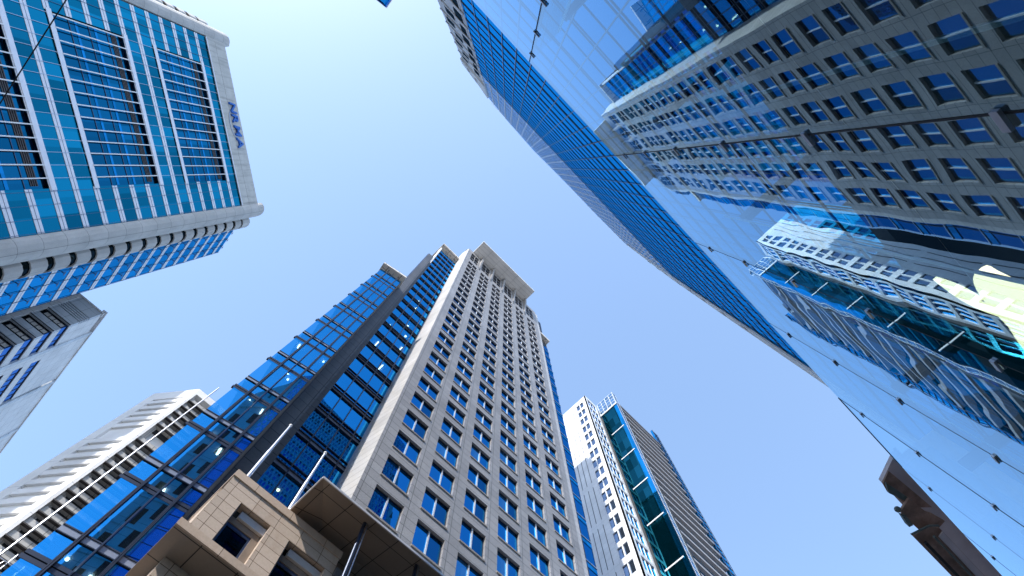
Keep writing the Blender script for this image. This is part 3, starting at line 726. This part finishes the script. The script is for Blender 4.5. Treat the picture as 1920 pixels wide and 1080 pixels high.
while z > 8:
    if abs(z - 83.4) < 1.3: z -= 3.0; continue
    part('louvre', MB().slab(Fr(LW.p(-7.4 * k13, 0, 0).x, LW.p(-7.4 * k13, 0, 0).y, -50.8), [(0, (z - 0.6) * k13), (6.3 * k13, (z - 0.6) * k13), (6.3 * k13, (z + 0.6) * k13), (0, (z + 0.6) * k13)], -0.26, -0.03), 'concrete_white', LT)
    z -= 2.36
for ub in (0,):
    pass
z = 96.0
part('side_frame', MB().box(LSd, 0.02, 0.5 * k13, -0.9, 0.0, GZ, 100 * k13).box(LSd, 0.5 * k13, 12, -0.9, 0, 98.2 * k13, 100 * k13), 'concrete_white', LT)
while z > 8:
    if abs(z - 83.4) < 1.3: z -= 3.0; continue
    g = part('side_band', MB().box(LSd, 0.5 * k13, 12, -0.88, -0.15, (z - 0.7) * k13, (z + 0.75) * k13), 'concrete_panel', LT)
    part('shade', MB().box(LSd, 0.5 * k13, 12, -0.14, 0.18, (z - 0.78) * k13, (z - 0.6) * k13), 'blind_dark', g)
    part('slot', MB().box(LSd, 0.5 * k13, 12, -0.88, -0.6, (z - 1.6) * k13, (z - 0.7) * k13), 'louvre_dark', g)
    z -= 2.36
part('cable_guide', MB().tube((LSd.p(2.3 * k13, 0.7, 20)), (LSd.p(2.3 * k13, 0.7, 102.5 * k13)), 0.09, 8), 'steel_bright', LT)

# ------------------------------------------------------------------ white tiled tower, glass corner and louvred wing
s13 = 1.33
WT = thing('white_tower', 'white tiled tower with paired windows and a green glass corner beside a grey louvred wing', 'skyscraper', (62, 34, GZ))
cx, cy = 43.5 * s13, 21 * s13
WF = Fr(cx, cy, -90, -1); WF.n = (-1.0, 0.0); WF.t = (0.0, 1.0)        # west face, u runs north
WS = Fr(cx, cy, 0)
ZR = 100 * s13
part('core', MB().box(WORLD, cx + 0.4, cx + 40, cy + 0.4, cy + 8.6, GZ, ZR - 0.5), 'interior_dark', WT)
wh = []
z = 98.4
rowz = []
while z > 6:
    for q in range(3): rowz.append(z - q * 2.85)
    z -= 8.75
for zz in rowz: wh.append((0.95 * s13, 2.68 * s13, (zz - 1.95) * s13, zz * s13))
part('west_wall', MB().wall(WF, 0.0, 8.4, GZ, ZR, wh, 0, 0.3), 'white_tile', WT, closed=False)
nw = 0
for (a, b, c, d) in wh:
    if nw > 60: break
    nw += 1
    w = part('window', MB().box(WF, a, b, -0.3, -0.2, c, d), 'glass_window_grey', WT)
    part('frame', MB().box(WF, (a + b) / 2 - 0.12, (a + b) / 2 + 0.12, -0.19, -0.02, c, d), 'white_tile', w)
for zt in [98.4 - 8.75 * q for q in range(11)]:
    for uu in (3.72, 4.72, 5.63):
        part('slot', MB().box(WF, uu * s13 - 0.05, uu * s13 + 0.05, 0.003, 0.03, (zt - 7.6) * s13, (zt + 0.0) * s13), 'louvre_dark', WT)
# south face grid
part('south_wall', MB().box(WS, 0.0, 0.45 * s13, -0.4, -0.002, GZ, ZR).box(WS, 3.0 * s13, 3.5 * s13, -0.4, 0.0, GZ, ZR).box(WS, 0.45 * s13, 3.0 * s13, -0.4, 0.0, 99.0 * s13, ZR), 'white_tile', WT)
for zz in rowz[:36]:
    w = part('window', MB().box(WS, 0.45 * s13, 3.0 * s13, -0.4, -0.2, (zz - 2.15) * s13, zz * s13), 'glass_window', WT)
    part('spandrel', MB().box(WS, 0.45 * s13, 3.0 * s13, -0.4, -0.004, (zz - 2.85) * s13, (zz - 2.15) * s13 - 0.01), 'white_tile', w)
    mb = MB()
    for q in (1.25, 2.1): mb.box(WS, q * s13 - 0.06, q * s13 + 0.06, -0.19, -0.06, (zz - 2.15) * s13, zz * s13)
    part('frame', mb, 'white_tile', w)
# glass corner
GXx, GY0, GY1 = 46.9 * s13, 16.7 * s13, 20.9 * s13
GW = Fr(GXx, GY0, 90, -1); GW.n = (-1.0, 0.0)          # u runs north from the front edge
part('glass_corner_core', MB().box(WORLD, GXx + 0.15, GXx + 3, GY0 + 0.15, GY1 + 5, GZ, 94.5 * s13), 'interior_dark', WT)
part('glass_corner', MB().box(GW, 0.9, 5.2, -0.14, 0.0, GZ, 94.8 * s13), 'glass_green', WT)
part('glass_corner', MB().box(GW, 0.0, 0.89, -0.14, -0.002, GZ, 94.8 * s13), 'glass_sky', WT)
part('glass_screen', MB().box(GW, 0.0, 5.4, -0.14, 0.0, 95.2 * s13, 99.95 * s13), 'glass_pale', WT)
mb = MB()
for q in range(5): mb.box(GW, q * 1.33 - 0.05, q * 1.33 + 0.05, 0.002, 0.07, 95.2 * s13, 99.95 * s13)
for q in range(5): mb.box(GW, 0, 5.4, 0.071, 0.1, (95.2 + q * 1.15) * s13, (95.2 + q * 1.15) * s13 + 0.09)
part('screen_frame', mb, 'white_tile', WT)
part('edge_band', MB().box(GW, -0.1, 5.4, -0.12, 0.2, 94.81 * s13, 95.19 * s13), 'white_tile', WT)
for zz in (86.5, 78.3, 70.0, 61.8, 53.6): part('edge_band', MB().box(GW, 0.5, 4.4, 0.01, 0.1, zz * s13, zz * s13 + 0.28), 'white_tile', WT)
part('glass_edge', MB().box(WORLD, GXx, GXx + 1.25, GY0 - 0.12, GY0 - 0.002, GZ, 99.9 * s13), 'glass_pale', WT)
mb = MB()
for q in range(60): mb.box(WORLD, GXx - 0.02, GXx + 1.3, GY0 - 0.17, GY0 - 0.121, (99.8 - q * 1.42) * s13, (99.8 - q * 1.42) * s13 + 0.1)
mb.box(WORLD, GXx - 0.05, GXx + 0.05, GY0 - 0.19, GY0 - 0.171, 10, 99.9 * s13).box(WORLD, GXx + 1.2, GXx + 1.3, GY0 - 0.19, GY0 - 0.171, 10, 99.9 * s13)
part('screen_frame', mb, 'white_tile', WT)
# brown louvred wing
BX0 = GXx + 1.35; BX1 = 61.0 * s13; BY = 17.2 * s13
part('wing_core', MB().box(WORLD, BX0, BX1, BY + 0.6, BY + 20, GZ, 96.4 * s13), 'glass_dark', WT, 'grey louvred wing of the white tower')
zq = 95.9; n = 0
while zq > 20 and n < 60:
    g = part('sunshade', MB().box(WORLD, BX0, BX1, BY - 0.35, BY + 0.59, zq * s13, (zq + 0.55) * s13), 'shade_grey', WT)
    part('spandrel', MB().box(WORLD, BX0, BX1, BY + 0.3, BY + 0.59, (zq - 0.75) * s13, zq * s13 - 0.01), 'glass_sky', g)
    zq -= 2.55; n += 1
part('wing_coping', MB().box(WORLD, BX0, BX1 + 0.3, BY - 0.5, BY + 0.9, 96.5 * s13, 97.4 * s13), 'brown_louvre', WT)
part('east_glass_edge', MB().box(WORLD, BX1 + 0.02, BX1 + 2.3, BY - 0.3, BY + 0.2, GZ, 103.2 * s13), 'glass_sky', WT)
mb = MB()
for q in range(70): mb.box(WORLD, BX1, BX1 + 2.4, BY - 0.38, BY - 0.301, (103 - q * 1.3) * s13, (103 - q * 1.3) * s13 + 0.16)
mb.box(WORLD, BX1 + 2.2, BX1 + 2.4, BY - 0.46, BY - 0.381, 10, 103.2 * s13).box(WORLD, BX1, BX1 + 0.2, BY - 0.46, BY - 0.381, 10, 103.2 * s13)
part('screen_frame', mb, 'steel_dark', WT)

# ------------------------------------------------------------------ blue glass tower over the street front
YB = 5.1
BT = thing('curtain_wall_tower', 'sleek blue curtain wall tower rising behind the glass shopfront, its upper floors screened in white', 'skyscraper', (8, -20, GZ))
BF = Fr(0, -YB, 0, -1)          # d points to +y
XL, XR = -1.82 * YB, 4.72 * YB
ZD = 12.15 * YB
top = [(-1.80, 15.9), (-1.0, 17.0), (0.2, 17.85), (1.2, 17.4), (2.2, 17.2), (3.1, 17.2), (4.25, 16.7), (4.5, 14.3), (4.7, 12.3)]
part('core', MB().box(BF, XL + 0.3, XR - 0.6, -35, -0.3, GZ, 12.0 * YB), 'interior_dark', BT)
part('upper_core', MB().slab(BF, [(XL + 0.3, 12.0 * YB), (4.55 * YB, 12.0 * YB)] + [(u * YB * 0.98, w * YB - 0.6) for u, w in top[::-1][1:]], -35, -0.3), 'interior_dark', BT)
zf = 11.3; fl = 0.79 * YB; nfl = int((ZD - zf) / fl) + 1
for k in range(nfl):
    a = ZD - (k + 1) * fl; b = ZD - k * fl
    a = max(a, zf)
    g = part('glass_band', MB().box(BF, XL, XR - 0.65, -0.12, 0.0, a, b - 0.002), 'glass_blue_tower', BT)
    mb = MB().box(BF, XL, XR - 0.65, 0.002, 0.03, b - 0.07, b - 0.02)
    if b - 0.45 * fl > a: mb.box(BF, XL, XR - 0.65, 0.002, 0.03, b - 0.45 * fl, b - 0.45 * fl + 0.05)
    if b - 0.55 * fl > a: mb.box(BF, XL, XR - 0.65, 0.002, 0.03, b - 0.53 * fl, b - 0.53 * fl + 0.05)
    part('transom', mb, 'steel_dark', g)
part('screened_glass', MB().slab(BF, [(XL, ZD), (4.6 * YB, ZD)] + [(u * YB, w * YB) for u, w in top[::-1][1:]], -0.12, 0.0), 'glass_fritted', BT)
x = XL + 0.12; i = 0
def topz(x):
    u = x / YB
    for (a, b), (c, d) in zip(top, top[1:]):
        if a <= u <= c: return (b + (d - b) * (u - a) / (c - a)) * YB
    return ZD
while x < 4.62 * YB:
    m_ = part('mullion', MB().box(BF, x - 0.022, x + 0.022, 0.031, 0.05, zf, ZD), 'steel_dark', BT)
    zz = topz(x)
    if zz > ZD + 2: part('white_rib', MB().box(BF, x - 0.04, x + 0.04, 0.002, 0.07, ZD + 0.01, zz - 0.1), 'white_metal', m_)
    x += 0.2355 * YB
for q in range(7):
    zz = ZD + 0.6 + q * fl * 0.9
    part('white_transom', MB().box(BF, XL + 0.6, 4.4 * YB, 0.002, 0.04, zz, zz + 0.07), 'steel_bright', BT)
# white end fin with notches
finp = [(4.24, 16.2), (4.5, 14.3), (4.72, 12.4), (4.80, 9.0), (4.82, 0), (4.62, 0), (4.60, 7.0), (4.58, 10.0), (4.52, 12.6), (4.36, 14.9)]
ef = part('end_fin', MB().slab(BF, [(u * YB, max(w * YB, zf)) for u, w in finp], -3, 0.15), 'concrete_white', BT)
mb = MB()
for w in (14.0, 13.3, 12.6, 11.8, 11.0, 10.2, 9.2, 8.3):
    uc = 4.67 if w < 12.5 else (4.5 if w > 13.5 else 4.58)
    mb.slab(BF, [((uc - 0.05) * YB, w * YB), ((uc + 0.06) * YB, (w + 0.05) * YB), ((uc + 0.02) * YB, (w + 0.32) * YB)], 0.151, 0.17)
part('notch', mb, 'tan_metal', ef)
# stone wing on the left end
wx0, wx1 = -2.52 * YB, -1.83 * YB
lw = part('stone_wing', MB().box(BF, wx0, wx1, -20, -0.02, 11.3, 13.6 * YB), 'tower_stone', BT, 'pale stone end wing with scattered dark windows')
mb = MB(); mb2 = MB(); zz = 16; i = 0
while zz < 13.0 * YB:
    o1 = 0.35 + 0.25 * ((i * 7) % 3); 
    mb.box(BF, wx0 + 0.45 + 0.5 * (i % 2), wx0 + 1.35 + 0.5 * (i % 2), -0.015, 0.02, zz, zz + 2.1)
    mb.box(BF, wx1 - 1.25 + 0.2 * (i % 2), wx1 - 0.45, -0.015, 0.02, zz + 1.2, zz + 3.6)
    part('ledge', MB().box(BF, wx0, wx1, 0.0, 0.07, zz - 0.55, zz - 0.2), 'tower_stone', lw)
    zz += 3.9; i += 1
part('window', mb, 'glass_dark', lw)
part('white_cap', MB().slab(BF, [(wx0, 13.0 * YB), (wx1 + 0.3, 13.6 * YB), (wx1 + 0.3, 15.9 * YB), (wx1 - 0.8, 15.0 * YB), (wx0, 13.7 * YB)], -18, 0.2), 'concrete_white', lw)
part('cap_slot', MB().box(BF, wx0 + 1.0, wx0 + 1.3, 0.201, 0.24, 13.4 * YB, 13.75 * YB).box(BF, wx0 + 2.0, wx0 + 2.3, 0.201, 0.24, 13.9 * YB, 14.35 * YB), 'tan_metal', lw)

# ------------------------------------------------------------------ glass shopfront
D = 1.9
GS = thing('glass_shopfront', 'frameless glass shopfront wall beside the camera, mirroring the towers across the street', 'shopfront', (4, -6, GZ))
GFr = Fr(0, -D, 0, -1)
ZG = 6.36 * D
seams = [(-0.65 + 1.452 * k) * D for k in range(-9, 16)]
for a, b in zip(seams, seams[1:]):
    g = part('glass_panel', MB().box(GFr, a + 0.012, b - 0.012, -0.045, 0.0, GZ, ZG), 'glass_store', GS)
    ang = random.uniform(-0.0022, 0.0022); xm_ = (a + b) / 2 - GS.location.x; ym_ = -D - GS.location.y
    g.matrix_local = Matrix.Translation((xm_, ym_, 0)) @ Matrix.Rotation(ang, 4, 'Z') @ Matrix.Translation((-xm_, -ym_, 0))
    part('top_edge', MB().box(GFr, a + 0.012, b - 0.012, -0.045, 0.0, ZG + 0.001, ZG + 0.02), 'steel_blue', g)
for x in seams:
    f = part('glass_fin', MB().box(GFr, x - 0.02, x + 0.02, -0.86, -0.05, GZ, ZG), 'glass_fin', GS)
    part('seal', MB().box(GFr, x - 0.007, x + 0.007, -0.05, 0.004, GZ, ZG), 'rubber', f)
    part('fin_edge', MB().box(GFr, x - 0.024, x + 0.024, -0.885, -0.861, GZ, ZG), 'steel_bright', f)
    for w in (1.41, 2.31, 3.2, 4.1, 5.0, 5.9):
        part('clip', MB().box(GFr, x - 0.035, x + 0.10, 0.005, 0.028, w * D - 0.024, w * D + 0.024), 'clip_steel', f)
    part('roof_beam', MB().box(GFr, x - 0.07, x + 0.07, -6.0, -0.9, 10.95, 11.25), 'rubber', f)
IB = part('ceiling', MB().box(WORLD, seams[0], seams[-1], -24, -YB - 0.2, 10.9, 11.2), 'ceiling', GS)
part('edge_beam', MB().box(WORLD, seams[0], seams[-1], -YB - 0.19, -YB + 0.45, 10.7, 11.29), 'rubber', GS)
part('back_wall', MB().box(WORLD, seams[0], seams[-1], -24.3, -24.01, GZ, 10.89), 'interior_mid', GS)
part('mezzanine', MB().box(WORLD, seams[0], seams[-1], -24, -9.5, 3.6, 4.1), 'interior_mid', GS)
part('shop_floor', MB().box(WORLD, seams[0], seams[-1], -24, -D - 0.06, GZ + 0.003, GZ + 0.06), 'interior_mid', GS)
for i in range(14):
    xx = random.uniform(-1, 16); yy = random.uniform(-11, -6)
    part('downlight', MB().tube((xx, yy, 10.84), (xx, yy, 10.899), 0.07, 12), 'lamp_white', GS)
part('light_track', MB().box(WORLD, -4, 9, -6.15, -5.85, 7.8, 7.92), 'track_cream', GS)
# big cream sign of a bitten apple hanging behind the glass
LY = -3.1
def apple():
    pts = []
    L = 1.18
    for i in range(64):
        a = 2 * math.pi * i / 64
        r = 1.0
        x = math.sin(a); y = math.cos(a)
        if y > 0: r = 1.0 - 0.20 * max(0, math.cos(a)) ** 6 + 0.06 * abs(math.sin(2 * a))
        else: r = 1.04 - 0.16 * max(0, -math.cos(a)) ** 10 - 0.10 * abs(math.sin(a)) ** 0.5 * (-y)
        px, pz = x * r * 1.06, y * r * 1.0
        # bite on one side
        bx, bz, br = -1.26, 0.12, 0.44
        d = math.hypot(px - bx, pz - bz)
        if d < br and px < 0: k = br / d; px, pz = bx + (px - bx) * k, bz + (pz - bz) * k
        pts.append((px * L, pz * L))
    return pts
LFm = Fr(0, LY, 0, -1)
acx, acz = 5.85, 5.35
sg = thing('shop_sign', 'large cream apple with a bite and a leaf, hung behind the shopfront glass', 'sign', (acx, LY, acz - 1.3))
mb = MB().slab(LFm, [(acx + px, acz + pz) for px, pz in apple()], -0.06, 0.0)
part('body', mb, 'sign_lit', sg)
tip0, tip1 = Vector((1.68 * -LY, 2.27 * -LY)), Vector((1.83 * -LY, 2.03 * -LY))
ax = tip1 - tip0; pn = Vector((-ax.y, ax.x)).normalized()
leaf = []
for i in range(13): t = i / 12; leaf.append(tip0 + ax * t + pn * 0.155 * math.sin(math.pi * t))
for i in range(1, 12): t = 1 - i / 12; leaf.append(tip0 + ax * t - pn * 0.155 * math.sin(math.pi * t))
part('leaf', MB().slab(LFm, [(p.x, p.y) for p in leaf], -0.06, 0.0), 'sign_lit', sg)
part('hanging_rod', MB().tube((acx - 0.4, LY - 0.03, acz + 0.8), (acx - 0.4, LY - 0.03, 11.0), 0.012, 6).tube((acx + 0.5, LY - 0.03, acz + 0.8), (acx + 0.5, LY - 0.03, 11.0), 0.012, 6), 'steel_bright', sg)

# ------------------------------------------------------------------ old ornate building to the right
OB = thing('heritage_building', 'weathered brown stone building with stepped cornices past the end of the shopfront', 'building', (40, -6, GZ))
def pl(pts, k): return [(x * k, y * k) for x, y in pts]
part('wall', MB().box(WORLD, 20.2, 60, -14, -3.3, GZ, 20.0), 'old_wall', OB)
part('soffit', MB().prism(WORLD, [(19.9, -3.5), (20.7, -2.1), (60, -2.1), (60, -3.5)], 20.0, 20.2), 'old_wall', OB)
part('cornice', MB().prism(WORLD, pl([(20.4, -2.62), (20.72, -2.09), (21.25, -1.99), (21.5, -2.12), (22.5, -2.2), (23.2, -2.92)], .99), 19.72, 19.8), 'old_stone', OB)
part('cornice', MB().prism(WORLD, pl([(20.75, -2.2), (21.3, -2.0), (21.6, -2.1), (22.4, -2.35), (22.3, -2.5)], .975), 19.42, 19.5), 'old_verdigris', OB, 'dark green stained moulding')
part('bracket', MB().prism(WORLD, pl([(22.1, -2.45), (22.35, -1.86), (22.55, -1.78), (24.4, -1.9), (24.15, -2.92), (23.5, -2.75), (23.2, -2.6)], .97), 19.3, 19.4), 'old_stone', OB)
part('bracket', MB().prism(WORLD, pl([(22.45, -1.72), (23.1, -1.62), (23.15, -1.8), (22.7, -1.85)], .96), 18.95, 19.2), 'old_verdigris', OB)
part('finial', MB().sphere((22.3 * .96, -1.80 * .96, 19.2), 0.13), 'old_verdigris', OB)
pe = part('pediment', MB().prism(WORLD, pl([(23.75, -1.48), (60, -1.9), (60, -2.75), (24.3, -2.55), (23.9, -2.3)], .95), 18.9, 19.0), 'old_stone', OB, 'large outer stone cornice')
part('metal_edge', MB().prism(WORLD, pl([(23.70, -1.47), (23.78, -1.47), (23.98, -2.3), (24.3, -2.62), (24.2, -2.62), (23.9, -2.32)], .945), 18.85, 18.9), 'old_verdigris', pe)
part('stained_panel', MB().prism(WORLD, pl([(24.7, -2.28), (60, -2.4), (60, -2.72), (24.6, -2.55)], .94), 18.75, 18.8), 'old_wall', pe)
part('gutter', MB().prism(WORLD, pl([(24.5, -1.62), (60, -2.0), (60, -2.12), (24.5, -1.75)], .935), 18.6, 18.7), 'rubber', pe)
part('gutter', MB().prism(WORLD, pl([(24.5, -2.1), (60, -2.3), (60, -2.36), (24.5, -2.18)], .935), 18.6, 18.7), 'old_verdigris', pe)

# ------------------------------------------------------------------ tip of a glass tower above the frame
CT = thing('distant_tower', 'tip of a blue glass tower at the top edge of the picture', 'skyscraper', (-50, -8, GZ))
HT = 70.0
r0 = ray(724, 12); C0 = r0 * (HT / r0.z)
CF = Fr(C0.x, C0.y, 160, 1)
tn = Vector((-0.62, 0.78)); 
e1 = ray(732, 0) * (HT / ray(732, 0).z) - C0; e1.z = 0; e1.normalize()
e2 = Vector((-e1.y, e1.x, 0)) 
if e2.dot(Vector((C0.x, C0.y, 0))) < 0: e2 = -e2
pts = [(C0 + e1 * a + e2 * b) for a, b in ((0, 0), (9, 0), (9, 9), (0, 9))]
part('walls', MB().prism(WORLD, [(p.x, p.y) for p in pts], GZ, HT - 0.5), 'glass_sky', CT)
cc = sum((Vector((p.x, p.y)) for p in pts), Vector((0, 0))) / 4
part('roof_edge', MB().prism(WORLD, [(cc.x + (p.x - cc.x) * 1.02, cc.y + (p.y - cc.y) * 1.02) for p in pts], HT - 0.49, HT), 'glass_periwinkle', CT)
part('coping', MB().prism(WORLD, [(cc.x + (p.x - cc.x) * 1.03, cc.y + (p.y - cc.y) * 1.03) for p in pts], HT + 0.01, HT + 0.2), 'white_tile', CT)
mb = MB()
for i in range(12): mb.prism(WORLD, [(cc.x + (p.x - cc.x) * 1.005, cc.y + (p.y - cc.y) * 1.005) for p in pts], HT - 3 - i * 3.8, HT - 2.6 - i * 3.8)
part('spandrel', mb, 'steel_blue', CT)

# ------------------------------------------------------------------ scaffold on a low roof at the lower left
SCF = thing('scaffold', 'pale lattice scaffold over a low roof beyond the left end of the blue glass bay', 'scaffold', (-8.4, 36, GZ))
sx, sy, szt = -8.6, 36.0, 26.4
part('roof_block', MB().box(WORLD, sx - 3, sx + 4, sy + 1.5, sy + 8, GZ, szt - 1.8), 'tan_metal', SCF)
part('sheeting', MB().box(WORLD, sx - 1.5, sx + 3.5, sy + 1.2, sy + 1.4, szt - 3, szt - 0.9), 'canopy_white', SCF)
for i in range(7):
    part('standard', MB().tube((sx + i * 0.8, sy, GZ), (sx + i * 0.8, sy, szt + 0.3 * (i % 2)), 0.035, 8), 'steel_bright', SCF)
for j in range(5):
    part('ledger', MB().tube((sx - 0.2, sy - 0.07, szt - 0.4 - j * 0.9), (sx + 5, sy - 0.07, szt - 0.4 - j * 0.9), 0.03, 8), 'steel_bright', SCF)
for i in range(5):
    part('brace', MB().tube((sx + i, sy + 0.07, szt - 4), (sx + i + 0.8, sy + 0.07, szt - 0.3), 0.025, 8), 'steel_bright', SCF)
